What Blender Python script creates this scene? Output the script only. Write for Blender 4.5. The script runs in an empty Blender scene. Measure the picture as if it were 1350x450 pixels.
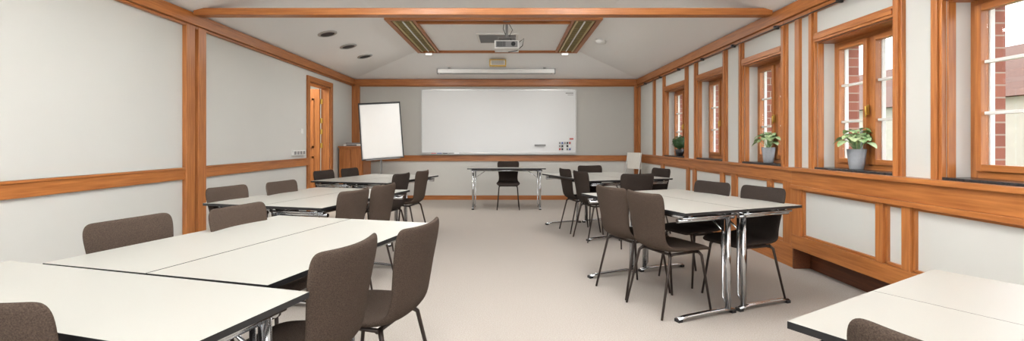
import bpy, math, random
from mathutils import Vector, Matrix
random.seed(4)
S=bpy.context.scene
S.view_settings.view_transform='Standard'
S.view_settings.exposure=0.22

def lin(c):
    return tuple(((v/255)/12.92 if v/255<=0.04045 else ((v/255+0.055)/1.055)**2.4) for v in c)+(1,)

# ---------------------------------------------------------------- materials
def mat(name,rgb,rough=.6,metal=0,nscale=0,namt=.1,bump=0,stretch=None,rgb2=None,spec=None,emit=None):
    m=bpy.data.materials.new(name); m.use_nodes=True
    nt=m.node_tree; b=nt.nodes['Principled BSDF']
    c=lin(rgb)
    b.inputs['Base Color'].default_value=c
    b.inputs['Roughness'].default_value=rough
    b.inputs['Metallic'].default_value=metal
    if spec is not None: b.inputs['Specular IOR Level'].default_value=spec
    if emit:
        b.inputs['Emission Color'].default_value=lin(emit[0]); b.inputs['Emission Strength'].default_value=emit[1]
    if nscale:
        tc=nt.nodes.new('ShaderNodeTexCoord'); mp=nt.nodes.new('ShaderNodeMapping')
        n=nt.nodes.new('ShaderNodeTexNoise'); r=nt.nodes.new('ShaderNodeValToRGB')
        n.inputs['Scale'].default_value=nscale; n.inputs['Detail'].default_value=4
        if stretch: mp.inputs['Scale'].default_value=stretch
        c2=lin(rgb2) if rgb2 else tuple(v*(1-namt) for v in c[:3])+(1,)
        r.color_ramp.elements[0].position=.3; r.color_ramp.elements[1].position=.7
        r.color_ramp.elements[0].color=c2; r.color_ramp.elements[1].color=c
        nt.links.new(tc.outputs['Object'],mp.inputs['Vector']); nt.links.new(mp.outputs['Vector'],n.inputs['Vector'])
        nt.links.new(n.outputs['Fac'],r.inputs['Fac']); nt.links.new(r.outputs['Color'],b.inputs['Base Color'])
        if bump:
            bp=nt.nodes.new('ShaderNodeBump'); bp.inputs['Strength'].default_value=bump; bp.inputs['Distance'].default_value=.004
            nt.links.new(n.outputs['Fac'],bp.inputs['Height']); nt.links.new(bp.outputs['Normal'],b.inputs['Normal'])
    return m
WC=(184,118,62); WC2=(150,88,41)
woodx=mat('wood_grain_x',WC,.36,nscale=9,stretch=(.35,7,7),rgb2=WC2)
woody=mat('wood_grain_y',WC,.36,nscale=9,stretch=(7,.35,7),rgb2=WC2)
woodz=mat('wood_grain_z',WC,.36,nscale=9,stretch=(7,7,.35),rgb2=WC2)
wooddark=mat('wood_dark',(112,62,32),.5,nscale=9,stretch=(7,.35,7),rgb2=(84,44,24))
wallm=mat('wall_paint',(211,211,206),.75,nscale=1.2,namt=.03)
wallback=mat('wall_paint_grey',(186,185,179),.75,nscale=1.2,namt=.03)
ceilm=mat('ceiling_paint',(249,250,250),.85,nscale=1,namt=.01)
carpet=mat('carpet',(184,177,169),.95,nscale=150,rgb2=(158,150,142),bump=.35,spec=.1)
lam=mat('laminate',(176,175,168),.36,nscale=300,namt=.04)
black=mat('black_edge',(32,32,34),.45,nscale=50,namt=.2)
chrome=mat('chrome',(205,207,210),.18,1,nscale=20,namt=.04)
felt=mat('felt_brown',(88,75,66),.95,nscale=300,rgb2=(60,50,43),bump=.5,spec=.12)
felt_shaded=mat('felt_brown_shaded',(64,55,50),.95,nscale=300,rgb2=(42,36,33),bump=.5,spec=.12)  # same brown felt, darkened: shade on some chairs put into the colour
legm=mat('leg_dark',(58,48,43),.45,.3,nscale=30,namt=.15)
whiteb=mat('whiteboard_enamel',(228,230,230),.22,nscale=2,namt=.01)
alu=mat('aluminium',(190,190,188),.35,.8,nscale=40,namt=.05)
whitep=mat('white_plastic',(236,236,233),.4,nscale=30,namt=.03)
greyp=mat('grey_plastic',(140,140,140),.5,nscale=30,namt=.06)
darkp=mat('dark_plastic',(38,38,40),.5,nscale=30,namt=.15)
stone=mat('sill_stone',(52,52,55),.25,nscale=60,rgb2=(32,32,34))
gold=mat('louvre_gold',(196,178,126),.4,.2,nscale=30,namt=.1)
louvreg=mat('louvre_slat',(150,138,98),.4,.2,nscale=40,namt=.2)
brass=mat('brass',(200,165,80),.3,.9,nscale=30,namt=.05)
potm=mat('pot_grey',(138,141,146),.6,nscale=40,namt=.1)
soil=mat('soil',(50,38,28),.95,nscale=60,namt=.5)
leafg=mat('leaf_green',(80,140,66),.5,nscale=18,rgb2=(208,224,176))
leafd=mat('leaf_dark',(62,98,50),.6,nscale=20,rgb2=(36,66,30))
beige=mat('beige_plastic',(228,225,216),.5,nscale=20,namt=.05)
redm=mat('magnet_red',(190,80,75),.4,nscale=20,namt=.05); bluem=mat('magnet_blue',(80,100,160),.4,nscale=20,namt=.05)
paper=mat('paper',(242,242,240),.7,nscale=8,namt=.01)
grass=mat('grass',(110,130,90),.95,nscale=3,rgb2=(90,108,72))
roofm=mat('roof_tiles',(110,80,68),.8,nscale=8,namt=.3)
facade=mat('facade',(180,172,160),.8,nscale=2,namt=.08)
barkm=mat('bark',(80,62,48),.9,nscale=20,namt=.4)
def brickmat():
    m=bpy.data.materials.new('red_brick'); m.use_nodes=True; nt=m.node_tree; b=nt.nodes['Principled BSDF']
    tc=nt.nodes.new('ShaderNodeTexCoord'); sp=nt.nodes.new('ShaderNodeSeparateXYZ'); ad=nt.nodes.new('ShaderNodeMath')
    cb=nt.nodes.new('ShaderNodeCombineXYZ'); br=nt.nodes.new('ShaderNodeTexBrick')
    nt.links.new(tc.outputs['Object'],sp.inputs[0]); nt.links.new(sp.outputs[0],ad.inputs[0]); nt.links.new(sp.outputs[1],ad.inputs[1])
    nt.links.new(ad.outputs[0],cb.inputs[0]); nt.links.new(sp.outputs[2],cb.inputs[1]); nt.links.new(cb.outputs[0],br.inputs['Vector'])
    br.inputs['Scale'].default_value=1; br.inputs['Brick Width'].default_value=.24; br.inputs['Row Height'].default_value=.078
    br.inputs['Mortar Size'].default_value=.006; br.inputs['Mortar Smooth'].default_value=.4
    br.inputs['Color1'].default_value=lin((158,98,82)); br.inputs['Color2'].default_value=lin((134,78,66)); br.inputs['Mortar'].default_value=lin((170,152,140))
    nt.links.new(br.outputs['Color'],b.inputs['Base Color']); b.inputs['Roughness'].default_value=.85
    return m
brick=brickmat()
def glassmat():
    m=bpy.data.materials.new('window_glass'); m.use_nodes=True; nt=m.node_tree
    for n in list(nt.nodes):
        if n.type=='BSDF_PRINCIPLED': nt.nodes.remove(n)
    o=[n for n in nt.nodes if n.type=='OUTPUT_MATERIAL'][0]
    t=nt.nodes.new('ShaderNodeBsdfTransparent'); g=nt.nodes.new('ShaderNodeBsdfGlossy'); g.inputs['Roughness'].default_value=.02
    mx=nt.nodes.new('ShaderNodeMixShader'); mx.inputs[0].default_value=.07
    nt.links.new(t.outputs[0],mx.inputs[1]); nt.links.new(g.outputs[0],mx.inputs[2]); nt.links.new(mx.outputs[0],o.inputs[0])
    return m
glass=glassmat()

# ---------------------------------------------------------------- mesh builder
class B:
    def __init__(s): s.v=[];s.f=[];s.m=[];s.sm=[];s.slots=[]
    def slot(s,m):
        if m not in s.slots: s.slots.append(m)
        return s.slots.index(m)
    def face(s,idx,m,smooth=False): s.f.append(idx); s.m.append(s.slot(m)); s.sm.append(smooth)
    def box(s,x0,x1,y0,y1,z0,z1,m,top=None,M=None):
        if x0>x1:x0,x1=x1,x0
        if y0>y1:y0,y1=y1,y0
        if z0>z1:z0,z1=z1,z0
        n=len(s.v)
        P=[(x0,y0,z0),(x1,y0,z0),(x1,y1,z0),(x0,y1,z0),(x0,y0,z1),(x1,y0,z1),(x1,y1,z1),(x0,y1,z1)]
        if M: P=[tuple(M@Vector(p)) for p in P]
        s.v+=P
        for k,q in enumerate([(0,3,2,1),(4,5,6,7),(0,1,5,4),(1,2,6,5),(2,3,7,6),(3,0,4,7)]):
            s.face([n+i for i in q],top if (top and k==1) else m)
    def quad(s,pts,m):
        n=len(s.v); s.v+=pts; s.face(list(range(n,n+len(pts))),m)
    def tube(s,pts,r,m,n=10,r2=None,flat=1):
        pts=[Vector(p) for p in pts]; rings=[]
        prev=None
        for i,p in enumerate(pts):
            if i==0:d=pts[1]-p
            elif i==len(pts)-1:d=p-pts[i-1]
            else:d=(pts[i+1]-p).normalized()+(p-pts[i-1]).normalized()
            d.normalize()
            up=Vector((0,0,1)) if abs(d.z)<.9 else Vector((0,1,0))
            a=d.cross(up).normalized() if prev is None else (prev-d*prev.dot(d)).normalized()
            prev=a; b=a.cross(d).normalized()
            rr=r if r2 is None else r+(r2-r)*i/(len(pts)-1)
            base=len(s.v)
            for k in range(n):
                t=2*math.pi*k/n
                s.v.append(tuple(p+a*math.cos(t)*rr+b*math.sin(t)*rr*flat))
            rings.append(base)
        for i in range(len(rings)-1):
            for k in range(n):
                k2=(k+1)%n
                s.face([rings[i]+k,rings[i]+k2,rings[i+1]+k2,rings[i+1]+k],m,True)
        s.face([rings[0]+k for k in range(n)][::-1],m); s.face([rings[-1]+k for k in range(n)],m)
    def lathe(s,prof,c,m,n=24):
        rings=[]
        for r,z in prof:
            base=len(s.v)
            for k in range(n):
                t=2*math.pi*k/n; s.v.append((c[0]+r*math.cos(t),c[1]+r*math.sin(t),c[2]+z))
            rings.append(base)
        for i in range(len(rings)-1):
            for k in range(n):
                k2=(k+1)%n; s.face([rings[i]+k,rings[i]+k2,rings[i+1]+k2,rings[i+1]+k],m,True)
        s.face([rings[0]+k for k in range(n)][::-1],m); s.face([rings[-1]+k for k in range(n)],m)
    def mesh(s,name):
        me=bpy.data.meshes.new(name); me.from_pydata(s.v,[],s.f)
        for m in s.slots: me.materials.append(m)
        me.polygons.foreach_set('material_index',s.m); me.polygons.foreach_set('use_smooth',s.sm)
        me.update(); return me
    def obj(s,name,bevel=0,loc=(0,0,0),rot=0,parent=None):
        o=bpy.data.objects.new(name,s.mesh(name)); S.collection.objects.link(o)
        o.location=loc; o.rotation_euler=(0,0,rot)
        if bevel:
            md=o.modifiers.new('b','BEVEL'); md.width=bevel; md.segments=2; md.limit_method='ANGLE'; md.angle_limit=math.radians(50)
        if parent: o.parent=parent
        return o

XL,XR,YB,YF=-3.26,2.75,9.85,-3.0
ZC,ZF=2.52,2.90
# ---------------------------------------------------------------- shell
b=B(); b.box(XL-.15,3.12,YF-.15,YB+.15,-.1,0,carpet); b.obj('floor')
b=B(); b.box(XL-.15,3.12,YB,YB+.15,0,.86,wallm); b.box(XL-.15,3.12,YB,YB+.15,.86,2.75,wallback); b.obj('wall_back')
b=B(); b.box(XL-.15,3.12,YF-.15,YF,0,3.0,wallm); b.obj('wall_front')
# left wall with doorway
DY0,DY1,DZ=7.68,8.59,2.2
b=B()
b.box(XL-.15,XL,YF,DY0,0,2.75,wallm); b.box(XL-.15,XL,DY1,YB,0,2.75,wallm); b.box(XL-.15,XL,DY0,DY1,DZ,2.75,wallm)
b.obj('wall_left')
# ceiling
fx0,fx1,fy1=-1.72,1.32,8.78
b=B()
b.quad([(XL,YF,ZC),(XL,YB,ZC),(fx0,fy1,ZF),(fx0,YF,ZF)],ceilm)
b.quad([(XR,YF,ZC),(fx1,YF,ZF),(fx1,fy1,ZF),(XR,YB,ZC)],ceilm)
b.quad([(fx0,YF,ZF),(fx0,fy1,ZF),(fx1,fy1,ZF),(fx1,YF,ZF)],ceilm)
b.quad([(XL,YB,ZC),(XR,YB,ZC),(fx1,fy1,ZF),(fx0,fy1,ZF)],ceilm)
b.box(XL-.15,3.12,YF-.15,YB+.15,3.0,3.05,ceilm)
b.obj('ceiling')
# right wall, windows
ZS,ZH=.96,2.17; TW=.08
WIN=[(7.16,8.28),(5.88,6.88),(4.61,5.55),(3.25,4.26),(1.95,3.03),(.6,1.6),(-1.6,-.5)]  # last two are out of view, added to let in light
b=B()
def seg(y0,y1,z0,z1,x0=XR):
    b.box(x0,2.99,y0,y1,z0,z1,wallm); b.box(2.99,3.12,y0,y1,z0,z1,brick)
seg(4.48,YB,0,ZS); seg(YF,4.48,.2,ZS)
b.box(2.87,3.12,YF,4.48,0,.2,wooddark)
seg(YF,YB,ZH-TW,2.75)
edges=[YF]
for y0,y1 in sorted(WIN): edges+= [y0+TW,y1-TW]
edges.append(YB)
for i in range(0,len(edges),2): seg(edges[i],edges[i+1],ZS,ZH-TW)
b.obj('wall_right')
for i,(y0,y1) in enumerate(WIN):
    a,c=y0+TW,y1-TW
    w=B()
    # interior casing
    w.box(XR-.03,XR,y0,a,ZS,2.40,woodz); w.box(XR-.03,XR,c,y1,ZS,2.40,woodz)
    w.box(XR-.045,XR-.03,y0+.02,a-.02,ZS,2.40,woodz); w.box(XR-.045,XR-.03,c+.02,y1-.02,ZS,2.40,woodz)
    w.box(XR-.03,XR,a,c,ZH-TW,ZH,woody); w.box(XR-.04,XR-.03,a,c,ZH-TW+.02,ZH-.02,woody)
    w.box(XR,XR+.05,c-.012,c,ZS,ZH-TW,woodz); w.box(XR,XR+.05,a,a+.012,ZS,ZH-TW,woodz); w.box(XR,2.90,a,c,ZH-TW-.012,ZH-TW,woody)
    # stone sill
    w.box(XR-.03,2.93,a,c,ZS,ZS+.022,stone)
    # frame
    X0,X1=2.90,2.965; t=.045
    zt=ZH-TW
    w.box(X0,X1,a,a+t,ZS,zt,woodz); w.box(X0,X1,c-t,c,ZS,zt,woodz); w.box(X0,X1,a+t,c-t,ZS,ZS+t+.02,woody); w.box(X0,X1,a+t,c-t,zt-t,zt,woody)
    m=(a+c)/2; w.box(X0,X1,m-.025,m+.025,ZS+t,zt-t,woodz)
    for s0,s1 in ((a+t,m-.025),(m+.025,c-t)):
        q=.04; z0,z1=ZS+t+.02,zt-t; xa,xb=X0-.02,X0+.03
        w.box(xa,xb,s0,s0+q,z0,z1,woodz); w.box(xa,xb,s1-q,s1,z0,z1,woodz)
        w.box(xa,xb,s0+q,s1-q,z0,z0+q,woody); w.box(xa,xb,s0+q,s1-q,z1-q,z1,woody)
        # pale outer sash edge and glazing bars
        w.box(X0+.03,X0+.06,s0+q-.012,s0+q+.008,z0,z1,whitep); w.box(X0+.03,X0+.06,s1-q-.008,s1-q+.012,z0,z1,whitep)
        for k in (1,2):
            zz=z0+q+(z1-z0-2*q)*k/3
            w.box(X0+.0,X0+.03,s0+q,s1-q,zz-.010,zz+.010,whitep)
        w.box(X0+.012,X0+.018,s0+q,s1-q,z0+q,z1-q,glass)
    w.box(X0-.035,X0-.02,m-.012,m+.012,1.42,1.50,brass); w.tube([(X0-.045,m,1.49),(X0-.045,m,1.40)],.007,brass,8)
    w.obj('window_%d'%(i+1),bevel=.003)
# trims right wall
b=B()
b.box(XR-.07,XR,YF,YB,2.40,2.52,woody); b.box(XR-.04,XR,YF,YB,2.36,2.40,woody); b.obj('trim_1',bevel=.006)
b=B()
XN=2.71
b.box(XN-.02,XR,YF,4.47,.80,.93,woody); b.box(XN-.05,XR,YF,4.47,.93,.965,woody); b.box(XN-.035,XR,YF,4.47,.765,.80,woody)
b.box(XN-.02,XR,YF,4.47,.20,.33,woody)
b.box(XN,2.87,4.46,4.485,0,.2,wooddark)
st=[(4.33,4.47),(3.38,3.45),(3.15,3.22),(2.0,2.07),(1.78,1.85),(.7,.77),(-.5,-.43),(-3,-2.9)]
for y0,y1 in st: b.box(XN-.02,XR,y0,y1,.33,.765,woodz)
for k in range(len(st)-1):
    y1=st[k][0]; y0=st[k+1][1]
    for (p,q,r,s_) in ((y0,y0+.02,.33,.765),(y1-.02,y1,.33,.765)): b.box(XN,XR,p,q,r,s_,woodz)
    b.box(XN,XR,y0,y1,.33,.35,woody); b.box(XN,XR,y0,y1,.745,.765,woody)
b.box(XN+.02,XR,YF,4.47,.33,.78,wallm)
b.obj('trim_2',bevel=.004)
b=B()
b.box(XR-.03,XR,4.48,YB,.82,.94,woody); b.box(XR-.05,XR,4.48,YB,.93,.96,woody); b.box(XR-.03,XR,4.48,YB,.0,.22,woody)
st=[(4.48,4.66),(4.86,4.95),(5.62,5.74),(5.95,6.05),(6.85,6.95),(7.1,7.2),(8.25,8.4),(9.75,9.85)]
for y0,y1 in st: b.box(XR-.03,XR,y0,y1,.22,.82,woodz)
for k in range(len(st)-1):
    b.box(XR-.015,XR,st[k][1],st[k+1][0],.22,.25,woody); b.box(XR-.015,XR,st[k][1],st[k+1][0],.79,.82,woody)
b.obj('trim_3',bevel=.004)
b=B(); b.tube([(XR-.09,YF+.1,2.34),(XR-.09,YB-.1,2.34)],.006,darkp,8)
for k in range(14): b.box(XR-.09,XR-.04,-2.5+k*.9,-2.48+k*.9,2.335,2.37,darkp)
b.obj('picture_rail_rod')
b=B()
b.box(XR-.03,XR,4.40,4.47,.965,2.40,woodz); b.box(XR-.04,XR,8.75,8.83,.965,2.40,woodz); b.box(XR-.05,XR,YB-.1,YB,.22,2.40,woodz)
b.obj('trim_4',bevel=.004)
# left wall trims
b=B()
b.box(XL,XL+.07,YF,YB,2.40,2.52,woody); b.box(XL,XL+.04,YF,YB,2.375,2.40,woody); b.obj('trim_5',bevel=.006)
b=B()
b.box(XL,XL+.03,YF,4.70,.83,.95,woody); b.box(XL,XL+.03,5.01,7.60,.83,.95,woody)
b.box(XL,XL+.04,YF,4.70,.93,.95,woody); b.box(XL,XL+.04,5.01,7.60,.93,.95,woody); b.obj('trim_6',bevel=.004)
b=B(); b.box(XL,XL+.045,4.70,4.83,0,2.40,woodz); b.box(XL,XL+.045,4.885,5.01,0,2.40,woodz); b.obj('trim_7',bevel=.005)
b=B(); b.box(XL,XL+.02,YF,4.70,0,.08,woody); b.box(XL,XL+.02,5.01,7.6,0,.08,woody); b.box(XL,XL+.02,8.67,YB,0,.08,woody); b.obj('baseboard_left')
# back wall trims
b=B(); b.box(XL+.07,XR-.07,YB-.06,YB,2.39,2.52,woodx); b.box(XL+.07,XR-.07,YB-.03,YB,2.37,2.39,woodx); b.obj('trim_8',bevel=.005)
b=B(); b.box(XL+.16,XR-.05,YB-.03,YB,.81,.93,woodx); b.box(XL+.16,XR-.05,YB-.04,YB,.915,.93,woodx); b.obj('trim_9',bevel=.004)
b=B(); b.box(XL,XL+.16,YB-.06,YB,0,2.39,woodz); b.box(XR-.12,XR-.05,YB-.05,YB,0,2.39,woodz); b.obj('trim_10',bevel=.005)
b=B(); b.box(XL+.16,XR-.12,YB-.02,YB,0,.09,woodx); b.obj('baseboard_back')
# tie beam
b=B(); b.box(XL+.07,XR-.07,4.76,4.88,2.495,2.565,woodx); b.obj('ceiling_beam',bevel=.006)

# door
b=B()
b.box(XL,XL+.03,DY0-.09,DY0,0,DZ+.09,woodz); b.box(XL,XL+.03,DY1,DY1+.09,0,DZ+.09,woodz); b.box(XL,XL+.03,DY0,DY1,DZ,DZ+.09,woody)
b.box(XL-.15,XL,DY0,DY0+.025,0,DZ,woodz); b.box(XL-.15,XL,DY1-.025,DY1,0,DZ,woodz); b.box(XL-.15,XL,DY0,DY1,DZ-.025,DZ,woody)
b.box(XL-1.02,XL-.16,DY1-.07,DY1-.03,.01,DZ-.03,woodz)
for z0,z1 in ((.2,.95),(1.1,2.0)):
    for (p,q) in ((XL-.92,XL-.88),(XL-.30,XL-.26)): b.box(p,q,DY1-.082,DY1-.07,z0,z1,woodz)
    b.box(XL-.92,XL-.26,DY1-.082,DY1-.07,z0,z0+.04,woodx); b.box(XL-.92,XL-.26,DY1-.082,DY1-.07,z1-.04,z1,woodx)
for z in (.3,1.1,1.35,1.55,1.9): b.box(XL-.158,XL-.12,DY1-.04,DY1-.024,z,z+.09,brass)
b.obj('door_1',bevel=.003)
b=B(); b.box(-5.2,XL-.15,6.5,10,-.1,0,carpet); b.box(-5.3,-5.2,6.5,10,0,2.6,wallm); b.box(-5.2,XL-.15,10,10.1,0,2.6,wallm); b.box(-5.2,XL-.15,6.4,6.5,0,2.6,wallm); b.box(-5.2,XL-.15,6.4,10.1,2.6,2.7,ceilm)
b.obj('wall_hallway')
b=B(); b.box(XL,XL+.012,7.38,7.46,1.34,1.42,whitep); b.box(XL+.012,XL+.018,7.395,7.445,1.355,1.405,whitep); b.obj('light_switch',bevel=.002)
b=B(); b.box(XL,XL+.03,7.08,7.5,1.0,1.08,whitep)
for k in range(4): b.box(XL+.03,XL+.034,7.1+k*.1,7.17+k*.1,1.015,1.065,greyp)
b.obj('wall_socket_strip',bevel=.002)

# ceiling tray & lamps
b=B()
x0,x1,y0,y1=-1.68,1.28,6.35,8.75; z0=2.86
b.box(x0,x1,y0,y0+.07,z0,2.9,woodx); b.box(x0,x1,y1-.07,y1,z0,2.9,woodx); b.box(x0,x0+.07,y0+.07,y1-.07,z0,2.9,woody); b.box(x1-.07,x1,y0+.07,y1-.07,z0,2.9,woody)
for xa in (x0+.37,x1-.41): b.box(xa,xa+.04,y0+.07,y1-.07,z0,2.9,woody)
b.box(x0+.41,x1-.41,y0+.22,y0+.26,z0,2.9,woodx)
b.obj('trim_11',bevel=.004)
for nm,xa in (('ceiling_lamp',x0+.09),('ceiling_lamp.001',x1-.35)):
    b=B(); b.box(xa,xa+.26,y0+.1,y1-.1,2.885,2.9,gold)
    b.box(xa,xa+.03,y0+.1,y1-.1,2.862,2.885,gold); b.box(xa+.23,xa+.26,y0+.1,y1-.1,2.862,2.885,gold)
    k=y0+.12
    while k<y1-.12: b.box(xa+.03,xa+.23,k,k+.008,2.872,2.885,louvreg); k+=.08
    b.tube([(xa+.13,y0+.15,2.872),(xa+.13,y1-.15,2.872)],.012,whitep,8)
    b.box(xa+.06,xa+.18,y1-.06,y1+.02,2.82,2.86,whitep)
    b.obj(nm)
b=B(); b.box(-.5,.16,7.3,7.9,2.88,2.9,whitep)
k=7.34
while k<7.88: b.box(-.46,.12,k,k+.02,2.868,2.88,greyp); b.box(-.46,.12,k+.02,k+.04,2.874,2.88,darkp); k+=.04
b.obj('ceiling_vent')
# downlights on the left slope
ang=math.atan2(ZF-ZC,fx0-XL)
for Y in (6.5,7.35,8.2):
    b=B(); b.lathe([(.13,0),(.13,-.012),(.10,-.02),(.095,-.006),(.02,-.004)],(0,0,0),alu); b.lathe([(.094,-.012),(.05,-.01)],(0,0,0),darkp)
    o=b.obj('recessed_spotlight'); o.location=(-2.5,Y,ZC+(ZF-ZC)*(-2.5-XL)/(fx0-XL)+.002); o.rotation_euler=(0,-ang,0)
b=B(); b.lathe([(.09,0),(.09,-.03),(.06,-.05),(.01,-.052)],(0,0,0),whitep)
o=b.obj('smoke_detector'); o.location=(1.5,7.6,ZF-.047); o.rotation_euler=(0,math.atan2(ZF-ZC,XR-fx1),0)
# projector
b=B()
b.lathe([(.07,2.9),(.07,2.885),(.02,2.88)],(-.02,6.62,0),greyp)
b.tube([(-.02,6.62,2.89),(-.02,6.62,2.68)],.018,greyp,12)
b.box(-.13,.09,6.56,6.68,2.66,2.675,greyp)
for p in ((-.14,6.5),(.1,6.5),(-.14,6.75),(.1,6.75)):
    b.tube([(-.02,6.62,2.665),(p[0],p[1],2.65),(p[0],p[1],2.60)],.006,greyp,6)
b.box(-.19,.15,6.48,6.78,2.50,2.61,whitep); b.box(-.17,.13,6.46,6.48,2.515,2.595,greyp)
for k in range(6): b.box(-.15+k*.02,-.14+k*.02,6.455,6.46,2.52,2.59,darkp)
b.tube([(.07,6.46,2.555),(.07,6.44,2.555)],.03,darkp,16)
b.tube([(.14,6.6,2.6),(.22,6.6,2.66),(.2,6.6,2.56),(.12,6.6,2.49),(0,6.6,2.47)],.006,darkp,6)
b.tube([(0,6.6,2.89),(.06,6.6,2.78),(.02,6.6,2.7),(.05,6.6,2.62)],.005,darkp,6)
b.tube([(-.06,6.62,2.89),(-.07,6.62,2.8),(-.03,6.62,2.7)],.006,darkp,6)
b.obj('ceiling_projector',bevel=.004)
b=B(); b.box(-1.40,.92,9.34,9.42,2.58,2.66,whitep); b.box(-1.42,-1.40,9.33,9.43,2.57,2.67,greyp); b.box(.92,.94,9.33,9.43,2.57,2.67,greyp)
b.box(-1.36,.88,9.36,9.38,2.565,2.58,greyp)
b.box(-1.2,-1.15,9.35,9.37,2.66,2.70,greyp); b.box(.7,.75,9.35,9.37,2.66,2.70,greyp)
b.obj('projection_screen_case',bevel=.006)
b=B(); b.box(-.36,-.04,8.98,9.1,2.66,2.79,brass); b.box(-.34,-.06,8.97,8.98,2.68,2.77,beige)
for k in range(5): b.box(-.32,-.08,8.965,8.97,2.69+k*.016,2.696+k*.016,greyp)
b.obj('ceiling_speaker',bevel=.004)

# whiteboard
b=B(); yb=YB-.02
wx0,wx1,wz0,wz1=-1.81,1.41,.985,2.30
b.box(wx0,wx1,yb-.012,YB,wz0,wz1,whiteb)
for (p,q,r,s_) in ((wx0,wx1,wz0-.012,wz0+.012),(wx0,wx1,wz1-.012,wz1+.012),(wx0-.012,wx0+.012,wz0,wz1),(wx1-.012,wx1+.012,wz0,wz1)):
    b.box(p,q,yb-.022,YB,r,s_,alu)
b.box(wx0,wx1,yb-.09,yb-.02,wz0-.03,wz0-.018,alu)
b.box(.55,.78,yb-.05,yb-.012,1.12,1.16,greyp)
cols=[redm,bluem,darkp,greyp,paper,darkp,greyp]
for i in range(6):
    for j in range(3):
        if random.random()<.8: b.box(1.06+i*.052,1.095+i*.052,yb-.03,yb-.012,1.04+j*.065,1.08+j*.065,cols[(i*2+j*3)%7])
b.box(1.28,1.36,yb-.025,yb-.012,1.26,1.29,redm)
b.box(1.2,1.36,yb-.014,yb-.012,2.22,2.24,greyp); b.box(1.24,1.36,yb-.014,yb-.012,2.19,2.2,greyp)
for k in range(5): b.tube([(-1.6+k*.12,yb-.06,wz0-.01),(-1.5+k*.12,yb-.06,wz0-.01)],.008,cols[k],8)
b.obj('whiteboard',bevel=.002)

# cabinet + device
b=B()
b.box(-3.22,-2.76,8.95,9.45,.05,1.12,woodz); b.box(-3.235,-2.745,8.93,9.46,1.10,1.13,woodx); b.box(-3.2,-2.78,8.98,9.42,0,.05,wooddark)
b.box(-3.2,-3.0,8.935,8.95,.1,1.07,woodz); b.box(-2.985,-2.78,8.935,8.95,.1,1.07,woodz)
b.tube([(-3.02,8.925,.6),(-3.02,8.925,.7)],.007,brass,8); b.tube([(-2.965,8.925,.6),(-2.965,8.925,.7)],.007,brass,8)
b.obj('wooden_cabinet',bevel=.004)
b=B(); b.box(-3.15,-2.8,9.0,9.35,1.13,1.17,whitep); b.box(-3.13,-2.86,9.05,9.3,1.17,1.195,greyp); b.box(-3.1,-2.9,8.99,9.0,1.14,1.16,darkp); b.obj('desktop_printer',bevel=.005)
# flipchart
e=bpy.data.objects.new('flipchart_easel',None); S.collection.objects.link(e); e.location=(-2.33,8.62,0); e.rotation_euler=(0,0,math.radians(14))
b=B(); M=Matrix.Translation((0,0,1.42))@Matrix.Rotation(math.radians(-10),4,'X')@Matrix.Rotation(math.radians(-4),4,'Y')
b.box(-.36,.36,0,.02,-.52,.52,paper,M=M)
for q in ((-.375,-.355,-.53,.53),(.355,.375,-.53,.53),(-.375,.375,-.53,-.51),(-.375,.375,.50,.53)): b.box(q[0],q[1],-.012,.028,q[2],q[3],darkp,M=M)
b.box(-.345,.345,-.008,0,-.50,.49,paper,M=M); b.box(-.3,.3,-.05,-.012,-.545,-.53,greyp,M=M)
b.obj('board',bevel=.002,parent=e)
b=B(); b.tube([(0,.06,.05),(0,.06,1.3)],.02,greyp,12); b.tube([(0,.06,1.2),(0,.0,1.2)],.015,darkp,8)
for k in range(5):
    a=k*2*math.pi/5; b.tube([(0,.06,.09),(.3*math.cos(a),.06+.3*math.sin(a),.05)],.015,darkp,8); b.lathe([(.02,0),(.028,.02),(.02,.045)],(.3*math.cos(a),.06+.3*math.sin(a),0),darkp,10)
b.obj('stand',parent=e)

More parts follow.
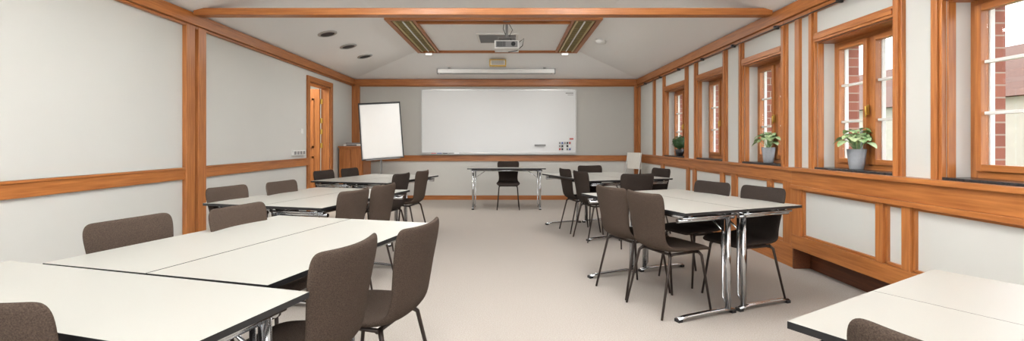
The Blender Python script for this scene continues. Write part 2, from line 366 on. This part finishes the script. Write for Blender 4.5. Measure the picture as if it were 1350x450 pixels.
# ---------------------------------------------------------------- chairs
def chair_mesh(felt):
    b=B()
    st=[(.228,.432,.165,.0,.018),(.212,.450,.195,.0,.032),(.12,.456,.212,.006,.038),(0,.450,.215,.012,.04),(-.1,.446,.208,.018,.04),(-.165,.458,.192,.022,.038),
        (-.198,.505,.174,.026,.036),(-.213,.58,.176,.03,.034),(-.230,.68,.192,.034,.032),(-.247,.775,.206,.036,.032),(-.255,.825,.203,.036,.03),(-.259,.848,.18,.034,.02)]
    N=9; front=[];back=[]
    for i,(y,z,hw,c,th) in enumerate(st):
        a=st[max(i-1,0)]; d=st[min(i+1,len(st)-1)]
        t=Vector((0,d[0]-a[0],d[1]-a[1])).normalized(); n=Vector((0,t.z,-t.y))
        if n.z<0 and i<4: n=-n
        fr=[];bk=[]
        for j in range(N):
            u=-1+2*j/(N-1)
            p=Vector((hw*u,y,z))+n*c*u*u*1.0
            e=th/2*(1-.35*abs(u)**6)
            fr.append(len(b.v)); b.v.append(tuple(p+n*e)); bk.append(len(b.v)); b.v.append(tuple(p-n*e))
        front.append(fr);back.append(bk)
    R=len(st)
    for i in range(R-1):
        for j in range(N-1):
            b.face([front[i][j],front[i+1][j],front[i+1][j+1],front[i][j+1]],felt,True)
            b.face([back[i][j],back[i][j+1],back[i+1][j+1],back[i+1][j]],felt,True)
        b.face([front[i][0],back[i][0],back[i+1][0],front[i+1][0]],felt,True)
        b.face([front[i][-1],front[i+1][-1],back[i+1][-1],back[i][-1]],felt,True)
    for j in range(N-1):
        b.face([front[0][j],front[0][j+1],back[0][j+1],back[0][j]],felt,True)
        b.face([front[-1][j],back[-1][j],back[-1][j+1],front[-1][j+1]],felt,True)
    shell=bpy.data.objects.new('tmp',b.mesh('tmp')); S.collection.objects.link(shell)
    md=shell.modifiers.new('s','SUBSURF'); md.levels=2; md.render_levels=2
    dg=bpy.context.evaluated_depsgraph_get(); me=bpy.data.meshes.new_from_object(shell.evaluated_get(dg))
    c=B(); c.v=[tuple(v.co) for v in me.vertices]
    for p in me.polygons: c.face(list(p.vertices),felt,True)
    bpy.data.objects.remove(shell)
    for sx in (-1,1):
        c.tube([(sx*.14,.13,.432),(sx*.165,.15,.40),(sx*.198,.205,0)],.0125,legm,10,r2=.008)
        c.tube([(sx*.14,-.11,.425),(sx*.165,-.13,.40),(sx*.195,-.225,0)],.0125,legm,10,r2=.008)
        c.tube([(sx*.145,.14,.425),(sx*.145,-.12,.42)],.010,legm,8)
    c.tube([(-.15,.12,.422),(.15,.12,.422)],.010,legm,8); c.tube([(-.15,-.1,.417),(.15,-.1,.417)],.010,legm,8)
    return c.mesh('upholstered_chair')
CM=chair_mesh(felt); CD=chair_mesh(felt_shaded)
def chair(x,y,fa,me=None):
    """x,y seat centre ; fa = facing angle in degrees from +X"""
    o=bpy.data.objects.new('upholstered_chair',me or CM); S.collection.objects.link(o)
    o.location=(x,y,0); o.rotation_euler=(0,0,math.radians(fa-90)); return o

# ---------------------------------------------------------------- tables
def table_mesh(L,W):
    b=B(); h=.74
    b.box(-L/2,L/2,-W/2,W/2,h-.019,h,black,top=lam)
    yp=W/2-.07
    for y in (yp,-W/2+.09): b.tube([(-L/2+.06,y,h-.045),(L/2-.06,y,h-.045)],.016,chrome,12)
    for sx in (-1,1):
        x=sx*(L/2-.10)
        b.tube([(x,-W/2+.02,h-.065),(x,W/2-.02,h-.065)],.015,chrome,12)
        b.tube([(x+sx*.035,-W/2+.03,h-.045),(x+sx*.035,W/2-.03,h-.045)],.010,chrome,10)
        b.tube([(x,yp,h-.06),(x,yp,.03)],.019,chrome,16)
        b.tube([(x-sx*.045,yp,h-.06),(x-sx*.045,yp,.10),(x-sx*.01,yp,.06)],.010,chrome,12)
        b.tube([(x,-W/2+.02,.016),(x,-W/2+.10,.026),(x,0,.03),(x,W/2-.12,.03),(x,W/2-.02,.018)],.022,chrome,12,flat=.6)
        b.tube([(x-sx*.03,yp,.56),(x-sx*.22,yp,h-.05)],.007,chrome,10)
        b.box(x-.022,x+.022,-W/2+.015,-W/2+.05,0,.02,darkp); b.box(x-.022,x+.022,W/2-.05,W/2-.015,0,.02,darkp)
    return b.mesh('folding_table')
TM={}
def table(cx,cy,ang,L=1.3,W=.52):
    if (L,W) not in TM: TM[(L,W)]=table_mesh(L,W)
    o=bpy.data.objects.new('folding_table',TM[(L,W)]); S.collection.objects.link(o)
    o.location=(cx,cy,0); o.rotation_euler=(0,0,math.radians(ang))
    return o
def pair(cx,cy,rot,W=.52,L=1.3):
    u=Vector((math.cos(math.radians(rot)),math.sin(math.radians(rot)))); v=Vector((-u.y,u.x)); c=Vector((cx,cy)); g=.003
    p=c+u*(W/2-g)+v*L/2; q=c+u*(W*1.5+g)+v*L/2
    table(p.x,p.y,rot-90,L,W); table(q.x,q.y,rot+90,L,W)
pair(-1.77,1.79,-15.5,.515,1.22)          # near left
table(-1.335,1.43,-16,1.38,.43)           # bottom-left across
pair(-2.31,3.56,-15.5,.52,1.32)           # middle left
pair(-2.36,5.62,-17,.52,1.32)             # far left
pair(1.15,3.04,22,.54,1.3)                # near right
pair(.98,5.62,20,.60,1.4)                 # far right
u=Vector((math.cos(math.radians(31)),math.sin(math.radians(31)))); v=Vector((u.y,-u.x)); c=Vector((.718,1.21))
for k,ra in ((.24,31-90),(.722,31+90)):
    p=c+u*k+v*.65; table(p.x,p.y,ra,1.3,.48)
table(-.03,8.6,180,1.40,.5)               # presenter

# chairs: near left
chair(-.78,1.71,166); chair(-.60,2.11,165)
chair(-1.53,2.12,-14); chair(-1.28,2.56,-13)
chair(-1.14,1.29,76)
# mid left
chair(-1.36,3.56,165); chair(-1.26,4.01,166); chair(-2.03,3.70,-15); chair(-1.84,4.22,-13)
# far left
chair(-1.43,5.42,165,CD); chair(-1.29,5.93,168); chair(-2.10,5.84,-15,CD); chair(-1.95,6.36,-15,CD)
# near right
chair(1.17,3.43,22); chair(1.02,3.84,24); chair(1.81,3.64,202,CD); chair(1.62,4.12,203,CD)
# far right
chair(1.10,5.86,18,CD); chair(1.42,5.52,100,CD); chair(.98,6.4,15,CD); chair(1.86,6.3,198,CD); chair(1.3,6.95,-75,CD)
# presenter, bottom right
chair(.0,8.52,-90,CD); chair(.985,.905,31)

# light folding chair at the far right corner
b=B()
for sx in (-.2,.2):
    b.tube([(sx,.18,0),(sx,-.05,.45),(sx,-.14,.98)],.012,alu,8); b.tube([(sx,-.16,0),(sx,.14,.45)],.012,alu,8)
b.box(-.2,.2,-.12,.2,.44,.465,beige); b.box(-.19,.19,-.155,-.115,.68,1.0,beige)
b.obj('folding_chair',bevel=.008,loc=(2.36,9.2,0),rot=math.radians(115))

# plants
def plant(nm,x,y,z,h,r,n,sc):
    e=bpy.data.objects.new(nm,None); S.collection.objects.link(e); e.location=(x,y,z)
    b=B(); b.lathe([(r*.66,0),(r*.72,.01),(r,h),(r*.9,h),(r*.86,h-.02)],(0,0,0),potm,28); b.lathe([(r*.86,h-.025),(.004,h-.02)],(0,0,0),soil,20); b.obj('pot',parent=e)
    b=B()
    for k in range(n):
        a=k*2.4+random.uniform(-.3,.3); t=k/n; el=.35+1.1*t+random.uniform(-.15,.15)
        L=sc*random.uniform(.8,1.15); d=Vector((math.cos(a),math.sin(a),0)); sd=Vector((-d.y,d.x,0))
        stem=[Vector((0,0,h-.02))+d*.01, Vector((0,0,h-.02))+d*(L*.4*math.cos(el))+Vector((0,0,L*.75*math.sin(el)+.035))]
        b.tube(stem,.0025,leafg,6)
        p0=stem[1]; ce=math.cos(el*.6); rows=[]
        for i in range(7):
            s_=i/6; w=sc*.27*math.sin(math.pi*min(1,(s_*.93+.05)))**.8
            cpt=p0+d*(L*.55*s_*ce)+Vector((0,0,L*(.3*s_*math.sin(el)-.36*s_*s_)))
            ring=[]
            for q in (-1,-.5,0,.5,1):
                ring.append(len(b.v)); b.v.append(tuple(cpt+sd*w*q+Vector((0,0,.18*w*abs(q)))))
            rows.append(ring)
        for i in range(6):
            for j in range(4): b.face([rows[i][j],rows[i][j+1],rows[i+1][j+1],rows[i+1][j]],leafg,True)
    b.obj('leaves',parent=e)
ZT=ZS+.022
plant('potted_hosta',2.80,3.78,ZT,.165,.068,34,.165)
plant('potted_hosta',2.80,5.06,ZT,.165,.068,32,.165)
e=bpy.data.objects.new('potted_topiary',None); S.collection.objects.link(e); e.location=(2.79,7.66,ZT)
b=B(); b.lathe([(.05,0),(.07,.11),(.06,.11)],(0,0,0),darkp,20); b.obj('pot',parent=e)
b=B()
for k in range(500):
    z=random.uniform(-1,1); a=random.uniform(0,6.28); rr=math.sqrt(1-z*z); n=Vector((rr*math.cos(a),rr*math.sin(a),z)); c=Vector((0,0,.22))+n*.112*random.uniform(.85,1.05)
    t=n.orthogonal().normalized(); t=(t+n*random.uniform(-.6,.6)).normalized(); s_=n.cross(t).normalized()
    q=.016; i=len(b.v); b.v+=[tuple(c-t*q),tuple(c+s_*q*.6),tuple(c+t*q),tuple(c-s_*q*.6)]; b.face([i,i+1,i+2,i+3],leafd)
b.lathe([(.02,.11),(.075,.15),(.095,.21),(.07,.27),(.01,.305)],(0,0,0),leafd,16)
b.obj('foliage',parent=e)

# added fill lights on hung panels, out of view, brightening room and ceiling
def area(nm,loc,rot,sx,sy,P,col):
    L=bpy.data.lights.new(nm,'AREA'); L.shape='RECTANGLE'; L.size=sx; L.size_y=sy; L.energy=P; L.color=col
    o=bpy.data.objects.new(nm,L); S.collection.objects.link(o); o.location=loc; o.rotation_euler=rot
def fill_lamp(nm,x,y,sx,sy,P,U):
    b=B(); b.box(x-sx/2,x+sx/2,y-sy/2,y+sy/2,2.60,2.64,whitep)
    for dy in (-sy/3,sy/3): b.tube([(x,y+dy,2.64),(x,y+dy,2.9)],.006,alu,8)
    b.obj(nm,bevel=.005)
    area(nm+'_light',(x,y,2.595),(0,0,0),sx*.95,sy*.95,P,(1,.99,.975)); area(nm+'_uplight',(x,y,2.65),(math.pi,0,0),sx*.9,sy*.9,U,(1,.99,.975))
fill_lamp('fill_panel',-1.0,3.1,.3,1.3,13,60); fill_lamp('fill_panel.001',.8,3.1,.3,1.3,13,60)
fill_lamp('fill_panel.002',-1.0,.3,.3,1.6,12,34); fill_lamp('fill_panel.003',.8,.3,.3,1.6,12,34)
area('rear_fill_light',(-.2,-2.9,1.6),(math.radians(103),0,0),5,1.8,165,(.97,.985,1))  # added unseen fill light; the wall behind the camera has no window
for xa in (-1.46,1.06): area('tray_light',(xa,7.55,2.855),(0,0,0),.2,2.1,26,(1,.985,.96))
area('hall_light',(-4.3,8,2.55),(0,0,0),1,1,60,(1,.95,.85))

# exterior
b=B(); b.box(3.12,60,-20,80,-.6,-.5,grass); b.obj('ground_lawn')
b=B(); b.box(22,30,14,46,-.5,3.2,facade); b.quad([(21.5,13.5,3.2),(21.5,46.5,3.2),(26,46.5,6.2),(26,13.5,6.2)],roofm); b.quad([(30.5,13.5,3.2),(30.5,46.5,3.2),(26,46.5,6.2),(26,13.5,6.2)],roofm)
for k in range(9): b.box(21.95,22,15.5+k*3.3,16.7+k*3.3,.6,2.1,stone)
b.obj('neighbour_house')
def tree(x,y,h):
    b=B(); b.tube([(x,y,-.5),(x+.1,y,h*.5),(x,y+.1,h*.8)],.16,barkm,8,r2=.05)
    for k in range(900):
        n=Vector((random.gauss(0,1),random.gauss(0,1),random.gauss(0,.8))).normalized()*random.uniform(.5,1)*h*.3
        c=Vector((x,y,h*.72))+n; t=Vector((random.gauss(0,1),random.gauss(0,1),random.gauss(0,1))).normalized(); s_=t.orthogonal().normalized(); q=.14; i=len(b.v)
        b.v+=[tuple(c-t*q),tuple(c+s_*q*.6),tuple(c+t*q),tuple(c-s_*q*.6)]; b.face([i,i+1,i+2,i+3],leafg)
    b.obj('garden_tree')
tree(12,30,5); tree(15,11.5,4.5)

w=bpy.data.worlds.new('World'); S.world=w; w.use_nodes=True
bg=w.node_tree.nodes['Background']; bg.inputs[0].default_value=(.93,.96,1,1); bg.inputs[1].default_value=3.8

cam=bpy.data.cameras.new('Camera'); co=bpy.data.objects.new('Camera',cam); S.collection.objects.link(co)
co.location=(0,0,1.2); co.rotation_euler=(math.radians(90),0,0)
cam.sensor_width=36; cam.lens=16.53; cam.shift_x=.0037; cam.shift_y=-.0274; cam.clip_start=.05
S.camera=co
